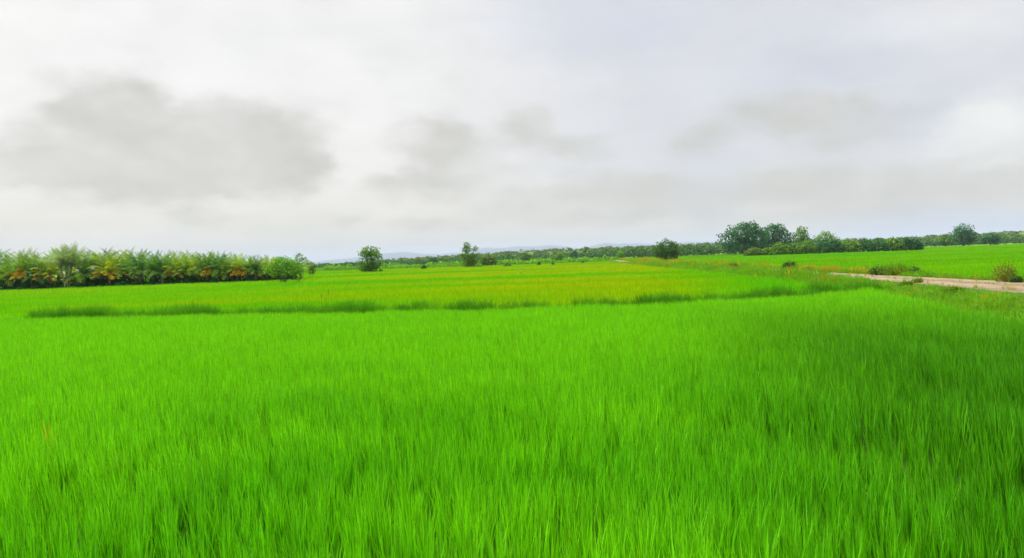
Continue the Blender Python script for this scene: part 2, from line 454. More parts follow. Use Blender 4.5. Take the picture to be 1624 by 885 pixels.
# tall grass on the bund
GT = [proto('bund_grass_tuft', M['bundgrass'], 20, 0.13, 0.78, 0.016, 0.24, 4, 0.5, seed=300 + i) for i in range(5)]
n = 2700
X = rng.uniform(-22.3, 17.4, n); off = np.clip(rng.normal(0.7, 0.42, n), -0.2, 1.8)
Y = bund_y(X) + off
dn = np.clip(Noise(4, 21)(X, Y) + 0.2 * ((X > 8) | (X < -17)), -1, 1.1)
k = rng.uniform(0, 1, n) < 0.80 + 0.42 * dn - 0.12 * np.clip(1 - np.abs(X - 3) / 8, 0, 1)
X, Y, off, dn = X[k], Y[k], off[k], dn[k]
Z = np.interp(off, [-.25, 0, .45, 1.35, 1.9], [0, 0, .26, .26, 0])
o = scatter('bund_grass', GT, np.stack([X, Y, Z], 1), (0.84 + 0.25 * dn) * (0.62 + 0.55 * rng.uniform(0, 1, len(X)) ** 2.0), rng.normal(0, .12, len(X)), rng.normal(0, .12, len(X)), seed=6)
tag(o, 'dark tall wild grass growing along the bund between two paddies', 'grass', kind='stuff')

# verge grass
VT = [proto('verge_grass_tuft', M['vergegrass'], 22, 0.16, 0.40, 0.016, 0.42, 3, 0.8, seed=320 + i) for i in range(5)]
DT = [proto('dry_grass_tuft', M['dryg'], 20, 0.18, 0.55, 0.022, 0.3, 3, 0.6, seed=330 + i) for i in range(3)]
def bank_z(d, y=99.0): return np.interp(np.where(np.asarray(d) < 0, -np.asarray(d) - flare(y), d), [1.9, 3.0, 4.6], [.50, .40, 0.0])
Ps, Ss, Ix = [], [], []
for y0, y1, dens in ((8, 42, 26), (42, 80, 13), (80, 240, 4)):
    X, Y = jgrid(8, 45, y0, y1, dens, int(90 + y0))
    d = X - road_x(Y); u = rng.uniform(0, 1, len(X))
    left = (d < -1.75 - flare(Y) - 0.35 * Noise(2.5, 5)(X, Y)) & (X > verge_x(Y) - 0.4)
    right = (d > 1.8 + 0.2 * Noise(2.5, 6)(X, Y)) & (d < 4.9)
    k = (left | right) & (X < 0.74 * Y + 4)
    X, Y, d = X[k], Y[k], d[k]
    edge = np.where(d < 0, np.clip((-d - flare(Y) - 1.6) / 2.2, .3, 1), 1.0)
    edge = edge + (1 - edge) * np.clip((Y - 40) / 10, 0, 1) * (1 - np.clip((Y - 139) / 4, 0, 1))
    Ps.append(np.stack([X, Y, bank_z(d, Y)], 1)); big = edge * (0.8 if y0 < 42 else 1.0)
    Ss.append(big * rng.uniform(.6, 1.25, len(X)) * (1 + 0.3 * Noise(3, 8)(X, Y)) * (1 if y0 < 80 else 1.6) * np.where((d < 0) & (Y > 50) & (Y < 139), 1.35, 1))
    dry = (rng.uniform(0, 1, len(X)) < np.clip((Y - 44) / 14, 0, 1) * np.clip((70 - Y) / 8, .25, 1) * 0.42 * (d > 0)) | (rng.uniform(0, 1, len(X)) < 0.012) | ((Y > 80) & (rng.uniform(0, 1, len(X)) < .25 * (Noise(16, 9)(X, Y) > .35)))
    Ix.append(np.where(dry, 5 + rng.integers(0, 3, len(X)), rng.integers(0, 5, len(X))))
o = scatter('verge_grass', VT + DT, np.concatenate(Ps), np.concatenate(Ss), idx=np.concatenate(Ix), seed=7)
tag(o, 'rough olive grass and weeds along the banks of the dirt track', 'grass', kind='stuff')

# sparse weeds creeping over the track
k = 420
Y = rng.uniform(24, 120, k); d = rng.choice([-1.5, -0.05, 1.6], k) + rng.normal(0, 0.25, k); d -= flare(Y) * (d < -1) * rng.uniform(.5, 1, k)
o = scatter('track_weeds', VT + DT, np.stack([road_x(Y) + d, Y, np.full(k, .50)], 1), rng.uniform(.25, .6, k), seed=8)
tag(o, 'scattered low weeds creeping over the dirt track', 'weeds', kind='stuff')

# grass between far paddies and the trees
X, Y = jgrid(-120, 120, 178, 340, 0.30, 55)
k = (np.abs(X) < 0.75 * Y + 10) & ((X < road_x(Y) + 2) | (Y > right_end(X)))
X, Y = X[k], Y[k]
RG = [proto('rough_grass_patch', M['vergegrass'], 50, 1.3, 0.55, 0.08, 0.4, 2, 0.5, seed=340 + i) for i in range(4)]
o = scatter('rough_grass', RG, XZ(X, Y), rng.uniform(.7, 1.3, len(X)), seed=9)
tag(o, 'rough pasture grass between the paddies and the far trees', 'grass', kind='stuff')

# ------------------------------------------------------------------ trees
def lobes_points(lobes, n, g):
    w = np.array([l[3] * l[4] * l[5] for l in lobes]) ** 0.7; w /= w.sum()
    which = g.choice(len(lobes), n, p=w)
    L = np.array(lobes)[which]
    d = g.normal(size=(n, 3)); d /= np.linalg.norm(d, axis=1)[:, None]
    r = g.uniform(0.25, 1.0, n) ** 0.5
    # clumps: pull leaves towards random twig ends
    r *= 1 + 0.16 * np.sin(d[:, 0] * 7 + which * 2.1) * np.sin(d[:, 1] * 6 + which) + 0.13 * np.sin(d[:, 2] * 9 + d[:, 0] * 5 + which)
    p = L[:, :3] + d * r[:, None] * L[:, 3:6]
    return p, d

def tree_mesh(lobes, n, size, seed, stems=1, trunk_r=0.12, spread=0.0, asp=.6):
    """a crown of leaf clumps round lobes (x, y, z, rx, ry, rz) and a trunk with a limb into each lobe"""
    g = np.random.default_rng(seed)
    p, d = lobes_points(lobes, n, g)
    p = p[p[:, 2] > 0.02]; d = d[:len(p)]
    nrm = d * 0.7 + g.normal(size=p.shape) * 0.6 + np.array([0, 0, 0.5])
    b = Build(); b.leaves(p, size * g.uniform(.6, 1.4, len(p)), nrm, asp, None, g)
    t = Build()
    for s in range(stems):
        a = 6.283 * s / max(stems, 1) + g.uniform(-.4, .4)
        top = np.array([spread * math.cos(a), spread * math.sin(a), min(l[2] for l in lobes) + .25 * lobes[0][5]])
        foot = top * [.12, .12, 0]
        mid = (foot + top) / 2 + g.normal(size=3) * [.04, .04, 0]
        t.tube([foot - [0, 0, .05], mid, top], [trunk_r * 1.25, trunk_r, trunk_r * .75], 6, .4)
        for l in (lobes if stems == 1 else [lobes[s % len(lobes)]]):
            e = np.array(l[:3]) + [0, 0, l[5] * .4]
            t.tube([top, (top + e) / 2 + g.normal(size=3) * .08 * trunk_r / .1, e], [trunk_r * .6, trunk_r * .4, trunk_r * .15], 5, .5)
    return b.mesh('crown'), t.mesh('trunk', True)

def plant_tree(name, label, cat, xb, yb, w_px, h_px, shape, n, leaf, mat, bark='bark', seed=0, group=None, stems=1, spread=0, trunk=.09, zb=CANOPY, depth=None, asp=.6):
    """shape: lobes as fractions of the photographed width and height; returns the thing"""
    if depth is None: X, Y = ground(xb, yb, zb)
    else: X, Y = at(xb, depth)
    W, H = w_px * Y / F, h_px * Y / F
    lift = zb if depth is None else 0
    lobes = [(x * W, y * W, lift * min(1, 1) * 0 + z * (H + lift), rx * W, ry * W, rz * (H + lift)) for x, y, z, rx, ry, rz in shape]
    cm, tm = tree_mesh(lobes, n, leaf, seed, stems, trunk * W / 2.2 if stems == 1 else trunk * W / 3, spread * W, asp)
    r = empty(name, (X, Y, 0.0))
    tag(r, label, cat, group)
    obj('trunk', tm, M[bark], r); obj('crown', cm, M[mat], r)
    return r

ROUND = [(0, 0, .60, .42, .42, .36), (-.22, .1, .45, .28, .3, .28), (.22, -.1, .45, .28, .3, .28)]
BUSHY = [(0, 0, .5, .36, .34, .46), (-.25, .08, .42, .26, .26, .36), (.26, -.08, .40, .25, .26, .36), (.05, .1, .74, .24, .24, .24)]
LOW = [(0, 0, .45, .34, .3, .48), (-.28, 0, .36, .24, .24, .38), (.3, .05, .36, .22, .24, .36)]

plant_tree('broadleaf_tree', 'tall round topped tree with bulging crown alone at the paddy edge', 'tree', 588, 430.5, 42, 42,
    [(.0, 0, .80, .36, .34, .18), (-.16, 0, .70, .30, .3, .13), (.20, .05, .62, .30, .3, .17), (-.12, -.05, .40, .36, .34, .20), (.16, 0, .36, .30, .3, .20), (-.2, 0, .22, .26, .28, .16), (.02, .1, .22, .3, .3, .15)],
    2600, .34, 'tree', seed=21, trunk=.12)
plant_tree('broadleaf_tree', 'pointed tree with tiered crown and a second smaller tip beside it', 'tree', 743, 423, 40, 40,
    [(-.03, 0, .86, .16, .16, .14), (-.05, 0, .70, .24, .22, .12), (.30, .05, .74, .13, .13, .11), (.08, 0, .50, .42, .36, .11), (-.3, 0, .52, .18, .16, .05), (.0, 0, .28, .34, .32, .22), (.16, .1, .2, .26, .3, .18)],
    2100, .34, 'tree', seed=22, trunk=.10)
plant_tree('bushy_tree', 'rounded olive tree standing just behind the pointed two tipped tree', 'tree', 774, 421, 32, 20, BUSHY, 900, .42, 'olive', seed=23)
plant_tree('bushy_tree', 'small dark ball shaped tree by the scrub strip', 'tree', 687, 419, 15, 14, ROUND, 600, .45, 'deep', seed=24, depth=330)
plant_tree('bushy_tree', 'small flat topped tree far off between the dark ball tree and the pointed tree', 'tree', 711, 417, 12, 12, ROUND, 420, .45, 'olive', seed=25, depth=420)
plant_tree('bushy_tree', 'feathery light olive tree on the low rise of scrub', 'tree', 662, 417, 20, 12, BUSHY, 600, .5, 'olive', seed=26, depth=380)
plant_tree('bushy_tree', 'tiny dark tree poking over the far tree line at the foot of the blue hills', 'tree', 550, 419, 7, 8, ROUND, 200, .6, 'deep', seed=27, depth=520)
plant_tree('bushy_tree', 'broad dark bluish tree in front of the scrub covered rise', 'tree', 806, 418, 30, 15, LOW, 800, .5, 'deep', seed=28, depth=330)
plant_tree('bushy_tree', 'rounded dark tree halfway along the distant tree line', 'tree', 888, 414, 22, 16, BUSHY, 700, .5, 'tree', seed=29, depth=300)
plant_tree('bushy_tree', 'yellowish slender tree in the distant tree line', 'tree', 984, 408, 14, 15, ROUND, 500, .5, 'bright', seed=30, depth=300)
plant_tree('bushy_tree', 'tiny round tree on the crest of the scrub covered rise', 'tree', 933, 396, 9, 6, ROUND, 200, .9, 'deep', seed=31, depth=690)
plant_tree('round_bush', 'dense dark green domed tree beside the far end of the dirt track', 'tree', 1057, 411.5, 43, 33,
    [(0, 0, .58, .42, .4, .40), (-.24, .1, .50, .28, .3, .36), (.24, -.05, .52, .26, .3, .38), (.05, 0, .26, .44, .4, .28)], 4200, .34, 'midtree', seed=32)
# bushes on the paddy edge
for i, (x, y, w, h, lab) in enumerate([(855, 420, 6, 5, 'small dark bush on the far paddy edge, first of three in a loose row'),
        (877, 419.5, 5, 4, 'small dark bush on the far paddy edge, middle one of three in a loose row'),
        (924, 416.5, 5, 4, 'tiny dark bush on the far paddy edge under the tree line'),
        (805, 422, 16, 6, 'low spiky dark bush under the broad bluish tree'),
        (672, 426, 9, 8, 'small dark round bush standing in the scrub strip'),
        (604, 430, 7, 5, 'low green bush at the foot of the tall round topped tree'),
        (760, 423, 14, 6, 'low pale green bush at the foot of the pointed two tipped tree')]):
    plant_tree('bush', lab, 'bush', x, y, w, h, LOW, 240, .30, ['weeddark', 'weeddark', 'weeddark', 'under', 'under', 'bright', 'bright'][i], seed=40 + i, group='bushes on the far paddy edge')

# bush by the palms
plant_tree('many_stemmed_tree', 'spreading light green tree with many stems in front of the palms', 'tree', 449, 447, 58, 42,
    [(.0, 0, .66, .36, .3, .28), (-.28, 0, .56, .24, .24, .22), (.28, .05, .62, .26, .26, .30), (.42, 0, .44, .14, .16, .26), (-.05, .1, .80, .26, .24, .18), (.1, -.1, .46, .34, .28, .15)],
    2300, .22, 'bright', 'bark', seed=33, stems=6, spread=.16, trunk=.04)
plant_tree('slender_tree', 'thin open tree behind the many stemmed tree at the end of the palm grove', 'tree', 478, 440, 30, 40,
    [(-.1, 0, .82, .26, .2, .16), (.25, 0, .66, .2, .2, .2), (-.1, 0, .5, .3, .3, .2)], 480, .24, 'tree', seed=34, trunk=.05)
plant_tree('slender_tree', 'small yellowish tree on two thin stems past the end of the palm grove', 'tree', 494, 438, 18, 24,
    [(.0, 0, .74, .40, .36, .24), (.05, 0, .48, .38, .3, .2)], 520, .2, 'olive', seed=35, stems=2, spread=.2, trunk=.06)

# big trees and hedge on the far side of the right-hand paddy
BIG = [(0, 0, .66, .34, .32, .30), (-.25, 0, .46, .30, .3, .30), (.25, 0, .50, .30, .3, .30), (.0, .1, .26, .42, .4, .26), (.12, 0, .8, .22, .22, .18)]
plant_tree('broadleaf_tree', 'largest dark tree, tallest mass at the near end of the hedge across the track', 'tree', 1180, 402.5, 76, 54, BIG, 5200, .75, 'deep', seed=51, trunk=.08, depth=300)
plant_tree('broadleaf_tree', 'big dark tree with domed top close behind the largest dark tree', 'tree', 1224, 400, 64, 49, BIG, 4200, .8, 'deep', seed=52, trunk=.08, depth=325)
plant_tree('broadleaf_tree', 'pointed middle sized tree rising over the hedge beyond the two big trees', 'tree', 1272, 397, 32, 43,
    [(0, 0, .82, .26, .26, .18), (-.05, 0, .6, .42, .4, .26), (.1, 0, .34, .5, .46, .3)], 1700, .7, 'tree', seed=53, trunk=.1, depth=320)
plant_tree('broadleaf_tree', 'rounded paler tree rising over the hedge next to the pointed tree', 'tree', 1309, 396, 48, 34, BUSHY, 1700, .7, 'tree', seed=54, depth=320)
plant_tree('broadleaf_tree', 'solitary dark upright tree towering over the low far end of the hedge', 'tree', 1528, 388.5, 44, 35,
    [(0, 0, .66, .36, .34, .34), (-.12, 0, .42, .36, .34, .34), (.18, 0, .40, .32, .3, .32)], 2200, .95, 'deep', seed=55, trunk=.1, depth=420)
plant_tree('broadleaf_tree', 'smaller dark tree standing past the solitary upright tree', 'tree', 1571, 387, 28, 21, ROUND, 1000, .95, 'deep', seed=56, depth=430)
plant_tree('broadleaf_tree', 'low broad tree in the far hedge before the solitary upright tree', 'tree', 1500, 390, 32, 20, BUSHY, 1100, .95, 'tree', seed=57, depth=440)
hedge = [(1196, 402.5, 26, 16, 'olive'), (1216, 402, 24, 15, 'weed'), (1236, 403, 30, 24, 'tree'), (1256, 402.6, 28, 22, 'tree'), (1278, 402, 30, 24, 'tree'), (1300, 401.5, 30, 25, 'deep'), (1322, 401, 30, 25, 'deep'),
         (1345, 400, 32, 26, 'tree'), (1369, 399, 32, 26, 'deep'), (1393, 398.5, 32, 25, 'deep'), (1416, 398, 30, 25, 'tree'), (1437, 397.5, 28, 24, 'deep'), (1452, 397, 20, 22, 'deep')]
ordw = ['first', 'second', 'third', 'fourth', 'fifth', 'sixth', 'seventh', 'eighth', 'ninth', 'tenth', 'eleventh', 'twelfth', 'last']
adj = {'olive': 'low olive', 'weed': 'low pale', 'tree': 'mid green', 'deep': 'very dark'}
for i, (x, y, w, h, mt) in enumerate(hedge):
    plant_tree('hedge_tree', f'{adj[mt]} leafy hedge tree, {ordw[i]} in the row counted from the largest dark tree', 'hedge tree', x, y, w * 1.25, h, BUSHY, 1000, .5, mt, seed=60 + i, group='trees of the dark hedge', depth=212)

# ------------------------------------------------------------------ palms
def frond(b, g, az, el, L, droop, wid, t0, base, leaf_w=0.022, pairs=24):
    """arched rachis with drooping leaflets either side"""
    n = 9; pts = []; p = np.array(base, float); a = el
    for i in range(n):
        pts.append(p.copy()); p = p + L / (n - 1) * np.array([math.cos(a) * math.cos(az), math.cos(a) * math.sin(az), math.sin(a)]); a -= droop / (n - 1) * (0.5 + i / n)
    pts = np.array(pts)
    b.tube(pts, np.linspace(.035, .008, n), 3, min(1, t0 + .25))
    side = np.array([-math.sin(az), math.cos(az), 0.0]); v, q, tt = [], [], []
    for i in range(pairs):
        f = 0.16 + 0.84 * i / (pairs - 1); x = f * (n - 1); k = min(int(x), n - 2); c = pts[k] + (pts[k + 1] - pts[k]) * (x - k)
        d = pts[k + 1] - pts[k]; d /= np.linalg.norm(d); u = np.cross(side, d)
        ll = wid * math.sin(math.pi * (0.12 + 0.80 * f)) * g.uniform(.85, 1.1)
        for s in (-1, 1):
            tip = c + ll * (s * side * 0.78 + d * 0.5 + u * 0.12) + np.array([0, 0, -ll * g.uniform(.10, .5)])
            w = d * leaf_w * 1.4
            mid = c + (tip - c) * .5 + np.array([0, 0, ll * .08])
            o = len(v); v += [c - w * .5, c + w * .5, mid + w, mid - w * .6, tip]
            q += [(o, o + 1, o + 2, o + 3), (o + 3, o + 2, o + 4, o + 4)]; tt += [t0 + g.uniform(-.2, .2)] * 2
    v = np.array(v); q = np.array(q)
    # close the tips as thin quads
    q4 = []; vv = list(v)
    for r in q:
        if r[2] == r[3]:
            vv.append(v[r[2]] + 0.004); q4.append((r[0], r[1], r[2], len(vv) - 1))
        else: q4.append(tuple(r))
    b.add(np.array(vv), np.array(q4), np.clip(tt, 0, 1))

def palm_meshes(seed, trunk_h, L, nf, upright=0.0, dry=0):
    g = np.random.default_rng(seed)
    tr = Build(); lean = g.normal(0, .06, 2)
    tr.tube([(lean[0] * h ** 1.2, lean[1] * h ** 1.2, h - .05) for h in np.linspace(0, trunk_h + .1, 6)], np.linspace(.21, .13, 6), 8, .5)
    top = np.array([lean[0] * trunk_h ** 1.2, lean[1] * trunk_h ** 1.2, trunk_h])
    cr = Build()
    for i in range(nf):
        f = (i + .5) / nf
        el = R(87) - f * R(78 - 25 * upright) + g.normal(0, .09)
        frond(cr, g, i * 2.4 + g.normal(0, .25), el, L * g.uniform(.85, 1.1) * (0.78 + .35 * math.sin(math.pi * min(1, f + .25))), R(42) + f * R(56) + g.uniform(0, .4), L * (.17 + .08 * f), 0.18 + .62 * f ** .8 + g.uniform(-.12, .12), top)
    out = [tr.mesh('trunk', True), cr.mesh('crown')]
    if dry:
        dr = Build()
        for i in range(dry):
            frond(dr, g, -1.6 + g.normal(0, .8), R(8) + g.normal(0, .3), L * g.uniform(.5, .75), R(60), L * .22, .5 + g.uniform(-.3, .3), top - [0, 0, .08])
        out.append(dr.mesh('dry_fronds'))
    return out

PV = [palm_meshes(400 + i, [1.65, 2.0, 1.8, 2.15, 1.7, 2.0][i], [2.7, 2.6, 2.8, 2.5, 2.8, 2.6][i], [29, 27, 31, 26, 30, 28][i], [0, .4, .2, .5, 0, .3][i], dry=[0, 6, 0, 7, 5, 0][i]) for i in range(6)]
PH = [4.35, 4.55, 4.6, 4.6, 4.45, 4.55]                                     # rough full heights
# per frond colour set: one crown mesh per (variant, material)
CROWNS = {}
def crown(vi, mt):
    if (vi, mt) not in CROWNS:
        me = PV[vi][1].copy(); me.materials.clear(); me.materials.append(M[mt]); CROWNS[(vi, mt)] = me
    return CROWNS[(vi, mt)]
for p in PV:
    p[0].materials.append(M['palmtrunk'])
    if len(p) > 2: p[2].materials.append(M['dry'])

def palm(name, label, X, Y, H, vi, mt, rz, group, dry=False):
    r = empty(name, (X, Y, 0), rz, H / PH[vi])
    tag(r, label, 'palm', group)
    obj('trunk', PV[vi][0], None, r); obj('crown', crown(vi, mt), None, r)
    if dry and len(PV[vi]) > 2:
        o = obj('dry_fronds', PV[vi][2], None, r); o['label'] = 'hanging orange brown dead fronds'
    return r

def grove_y(x): return 96.5 + 0.02 * x
ORD = ['first', 'second', 'third', 'fourth', 'fifth', 'sixth', 'seventh', 'eighth', 'ninth', 'tenth', 'eleventh', 'twelfth', 'thirteenth', 'fourteenth', 'fifteenth', 'sixteenth', 'seventeenth', 'eighteenth', 'nineteenth', 'twentieth', 'twenty-first', 'twenty-second', 'twenty-third', 'twenty-fourth', 'twenty-fifth', 'twenty-sixth', 'twenty-seventh', 'twenty-eighth']
# photographed column, top of the crown, frond colour, dry fronds
front = [(-22, 396, 'palm', 0), (6, 396, 'palm', 0), (30, 391, 'palm', 1), (56, 394, 'palm2', 0), (78, 396, 'palm3', 1), (107, 389, 'pale', 0), (130, 396, 'palm', 0), (152, 392, 'palm2', 0), (174, 397, 'palm3', 1), (193, 395, 'palm', 1), (216, 390, 'palm2', 0),
         (236, 398, 'palm', 0), (256, 393, 'palm2', 0), (276, 398, 'palm3', 1), (293, 396, 'palm', 0), (311, 399, 'palm3', 0), (325, 395, 'palm2', 1), (341, 392, 'palm2', 0), (357, 402, 'palm', 0), (373, 403, 'palm3', 1), (388, 404, 'palm', 1), (404, 402, 'palm2', 0), (420, 404, 'palm3', 0), (438, 406, 'palm', 0), (456, 405, 'palm2', 0), (472, 410, 'palm', 0)]
clr = {'palm': 'mid green', 'palm2': 'bluish green', 'palm3': 'yellow green'}
for i, (x, yt, mt, dry) in enumerate(front):
    X, Y = at(x, 100); X *= (grove_y(X) + 1.6) / 100; Y = grove_y(X) + 1.6 + rng.uniform(-.3, 1.2)
    yh = horizon(x); H = CAM_Z + (yh - yt) * Y / F
    if mt == 'pale': pale_spot = (X, Y, H); continue
    vi = random.choice([1, 3, 4] if dry else [0, 2, 5, 1, 3])
    palm('coconut_palm', f'{clr[mt]} palm{" with dead orange fronds" if dry else ""}, {ORD[i]} in the front row from its thick end', X, Y, H * random.uniform(.88, 1.03), vi, mt, random.uniform(-.5, .5) if dry else random.uniform(0, 6.28), 'palms of the grove front row', bool(dry))
back = [(-10, 393), (18, 390), (42, 392), (66, 393), (92, 392), (118, 392), (141, 390), (163, 394), (184, 392), (205, 393), (226, 393), (246, 391), (266, 395), (285, 394), (303, 395), (318, 397), (333, 396), (350, 398), (365, 400), (381, 401), (396, 401), (412, 403), (428, 404), (446, 405)]
for i, (x, yt) in enumerate(back):
    X, Y = at(x, 104); Y = grove_y(X) + 6.2 + rng.uniform(-1, 1.6); X *= Y / 104
    H = CAM_Z + (horizon(x) - yt) * Y / F
    mt = random.choice(['palm', 'palm2', 'palm', 'palm3'])
    palm('coconut_palm', f'{clr[mt]} palm, {ORD[i]} of the back row from the thick end', X, Y, H * random.uniform(.92, 1.02), random.choice([0, 1, 2, 3, 5]), mt, random.uniform(0, 6.28), 'palms of the grove back row')

# the pale clump with bare stems
X, Y, H = pale_spot
g = np.random.default_rng(88); r = empty('clumping_palm', (X, Y - .8, 0))
tag(r, 'pale grey green clumping palm with several bare whitish stems in the front row', 'palm')
cr = Build(); st = []
for s in range(6):
    a = 6.283 * s / 6 + g.uniform(-.3, .3); top = np.array([.75 * math.cos(a), .55 * math.sin(a), H * g.uniform(.5, .66)])
    b = Build(); b.tube([(top[0] * .25, top[1] * .25, -.05), top * [.55, .55, .5], top], [.09, .075, .055], 6, .6); st.append(b)
    for i in range(9): frond(cr, g, i * 2.4 + g.normal(0, .3), R(85) - i * R(7), H * .48, R(40), H * .12, .5 + g.uniform(-.3, .3), top)
for b in st: obj('stem', b.mesh('stem', True), M['palebark'], r)
m_pale = leaf_mat('pale_fronds', (0.12, 0.22, 0.09), (0.30, 0.42, 0.20), .6)
obj('crown', cr.mesh('crown'), m_pale, r)

# undergrowth below the palms
b = Build(); n = 13000
px_ = rng.uniform(-60, 470, n); X = np.array([at(x, 100)[0] for x in px_]); Y = grove_y(X) + 0.2 + np.abs(rng.normal(0, 1, n)) * 5
X = X * Y / 100; tall = np.interp(X, [-75, -55, -45, -28], [1.9, 1.7, 1.45, 1.2]) * (0.75 + .35 * Noise(5, 31)(X, Y)) * np.clip(.45 + (Y - grove_y(X)) / 3, 0, 1.6)
Z = rng.uniform(0.05, 1, n) ** .8 * np.maximum(tall, .3)
b.leaves(np.stack([X, Y, Z], 1), rng.uniform(.25, .55, n), rng.normal(size=(n, 3)) + [0, -.3, .6], .5)
o = obj('undergrowth', b.mesh('undergrowth'), M['under'])
tag(o, 'dark tangled undergrowth on the floor of the palm grove', 'undergrowth', kind='stuff')

# ------------------------------------------------------------------ weeds by the track and in the paddies
def weed(name, label, x, y, w, h, mat, n, leaf, seed, zb=.5, group=None, stalks=7):
    X, Y = ground(x, y, zb); W, H = w * Y / F, h * Y / F
    g = np.random.default_rng(seed)
    p, d = lobes_points([(l[0] * W, l[1] * W, l[2] * H, l[3] * W, l[4] * W, l[5] * H) for l in LOW], n, g)
    k = p[:, 2] > -.05; p, d = p[k], d[k]
    b = Build(); b.leaves(p, leaf * g.uniform(.6, 1.5, len(p)), d + g.normal(size=p.shape) * .7 + [0, 0, .4], .45, None, g)
    s = Build()
    for i in range(stalks):
        e = np.array([g.uniform(-.45, .45) * W, g.uniform(-.3, .3) * W, H * g.uniform(.6, 1.12)])
        s.tube([e * [.2, .2, 0] - [0, 0, .05], e * [.6, .6, .55], e], [.012, .01, .004], 4, .5)
    X_, Y_ = X, Y; z = float(bank_z(X - road_x(Y), Y)) if abs(X - road_x(Y)) < 4.6 else 0.0
    r = empty(name, (X_, Y_, z)); tag(r, label, 'weed', group)
    obj('stalks', s.mesh('stalks', True), M['weedbrown'], r); obj('leaves', b.mesh('leaves'), M[mat], r)
    return r
weed('weed_bush', 'small dark round bush alone on the edge of the paddy across the track', 1253, 428, 24, 17, 'weeddark', 700, .16, 71, stalks=5)
weed('weed_bush', 'dark leafy weed bush where the dry grass ends beside the track', 1394, 437, 34, 19, 'weeddark', 800, .10, 72)
weed('weed_bush', 'sprawling green weed bush in the middle of the clump beyond the track', 1421, 437, 44, 24, 'weed', 900, .10, 73, stalks=14)
weed('weed_bush', 'green weed bush at the tail of the clump beyond the track', 1447, 435.5, 32, 23, 'weeddark', 700, .10, 74)
weed('weed_bush', 'tall straggly brownish weed on the far bank of the track', 1594, 448, 44, 34, 'weedbrown', 700, .085, 75, stalks=18)
weed('weed_bush', 'low dark weed beside the tall straggly brownish one', 1612, 449, 22, 15, 'weeddark', 420, .085, 76)
weed('weed_bush', 'dark leafy weed patch in the olive grass between the rice and the track', 1478, 472, 32, 16, 'weeddark', 700, .08, 77, .2)
weed('weed_bush', 'pale flowering weed at the corner of the rice below the track', 1608, 489, 34, 24, 'weed', 900, .07, 78, .1, stalks=14)
weed('weed_bush', 'low olive weed on the near bank of the track', 1436, 458, 24, 10, 'weed', 450, .08, 79, .3)
weed('weed_bush', 'brownish weed tuft in the dry grass at the far bend of the track', 1163, 426, 16, 11, 'weedbrown', 420, .16, 80)
weed('weed_bush', 'reddish brown low weed next to the small dark round bush', 1283, 430, 22, 8, 'weedbrown', 420, .13, 81)
weed('weed_bush', 'low brown weed between the two brownish tufts of the far verge', 1190, 428, 20, 6, 'weedbrown', 320, .14, 82)

weed('weed_bush', 'small pale weed at the edge of the track below the green weed clump', 1455, 455, 20, 9, 'weed', 380, .08, 83, .3)
weed('weed_bush', 'broad low yellow green weed between the dark leafy patch and the track', 1512, 468, 36, 12, 'weed', 700, .08, 84, .3)
weed('weed_bush', 'low dark creeping weed in the olive grass before the pale flowering weed', 1556, 483, 34, 12, 'weeddark', 520, .07, 85, .2)
weed('weed_bush', 'ragged weed standing on the near edge of the track below the tall straggly one', 1588, 474, 26, 13, 'weedbrown', 420, .07, 86, .4, stalks=12)
weed('weed_bush', 'thin straggly weed by the start of the dark weed clump beyond the track', 1374, 432, 18, 17, 'weed', 260, .10, 87, stalks=10)

def stalk(name, label, cat, x, y, h, mat, n, wd, seed, zb):
    X, Y = ground(x, y, zb); H = h * Y / F + zb
    v, q, t = blades(n, .05, H, wd, .09, 5, .35, seed)
    o = obj(name, mesh(name, v, q, t), M[mat]); o.location = (X, Y, 0); tag(o, label, cat)
stalk('dry_rice_plant', 'yellow dried rice plant standing out of the green near paddy', 'rice plant', 80, 690, 28, 'straw', 6, .022, 91, .52)
stalk('weed_sprout', 'pale yellowish weed sprout in the green rice below the bund end', 'weed', 1345, 506, 17, 'vergegrass', 16, .03, 92, .55)
for i, (x, y, h, lab) in enumerate([(515, 492, 33, 'taller dark seeding grass stalk rising over the bund grass'), (503, 492, 26, 'shorter dark seeding grass stalk beside the taller one on the bund')]):
    X, Y = ground(x, y); H = h * Y / F + CANOPY
    b = Build(); b.tube([(0, 0, 0), (.02, 0, H * .5), (.05, .02, H * .86)], [.009, .008, .006], 5)
    b.tube([(.05, .02, H * .84), (.052, .02, H * .93), (.056, .02, H)], [.012, .018, .004], 6)
    vv, qq, tt = blades(5, .04, H * .7, .018, .12, 4, .4, 95 + i); b.add(vv, qq, tt)
    o = obj('grass_stalk', b.mesh('grass_stalk'), M['weedbrown']); o.location = (X, Y + .6, 0); tag(o, lab, 'grass stalk', 'seeding stalks on the bund')

# scrub strip and far woods: masses nobody could count
def mass(name, label, cat, spots, mat, n_each, leaf, seed):
    g = np.random.default_rng(seed); b = Build()
    cs, ns = [], []
    for X, Y, W, H, z0 in spots:
        d = g.normal(size=(n_each, 3)); d /= np.linalg.norm(d, axis=1)[:, None]
        p = d * g.uniform(.5, 1.05, n_each)[:, None] * [W / 2, W / 2, H / 2] + [X, Y, z0 + H / 2]
        cs.append(p); ns.append(d + g.normal(size=d.shape) * .5 + [0, 0, .4])
    cs = np.concatenate(cs); ns = np.concatenate(ns)
    b.leaves(cs, leaf * g.uniform(.6, 1.4, len(cs)), ns, .65, None, g)
    o = obj(name, b.mesh(name), M[mat]); tag(o, label, cat, kind='stuff')
g = np.random.default_rng(5)
sp = []
for i in range(150):
    x = g.uniform(520, 1000); Y = np.interp(x, [520, 720, 1000], [215, 195, 215]) + g.uniform(0, 22)
    X, _ = at(x, Y); sp.append((X, Y, g.uniform(2, 4.5), g.uniform(1.0, 2.2), 0))
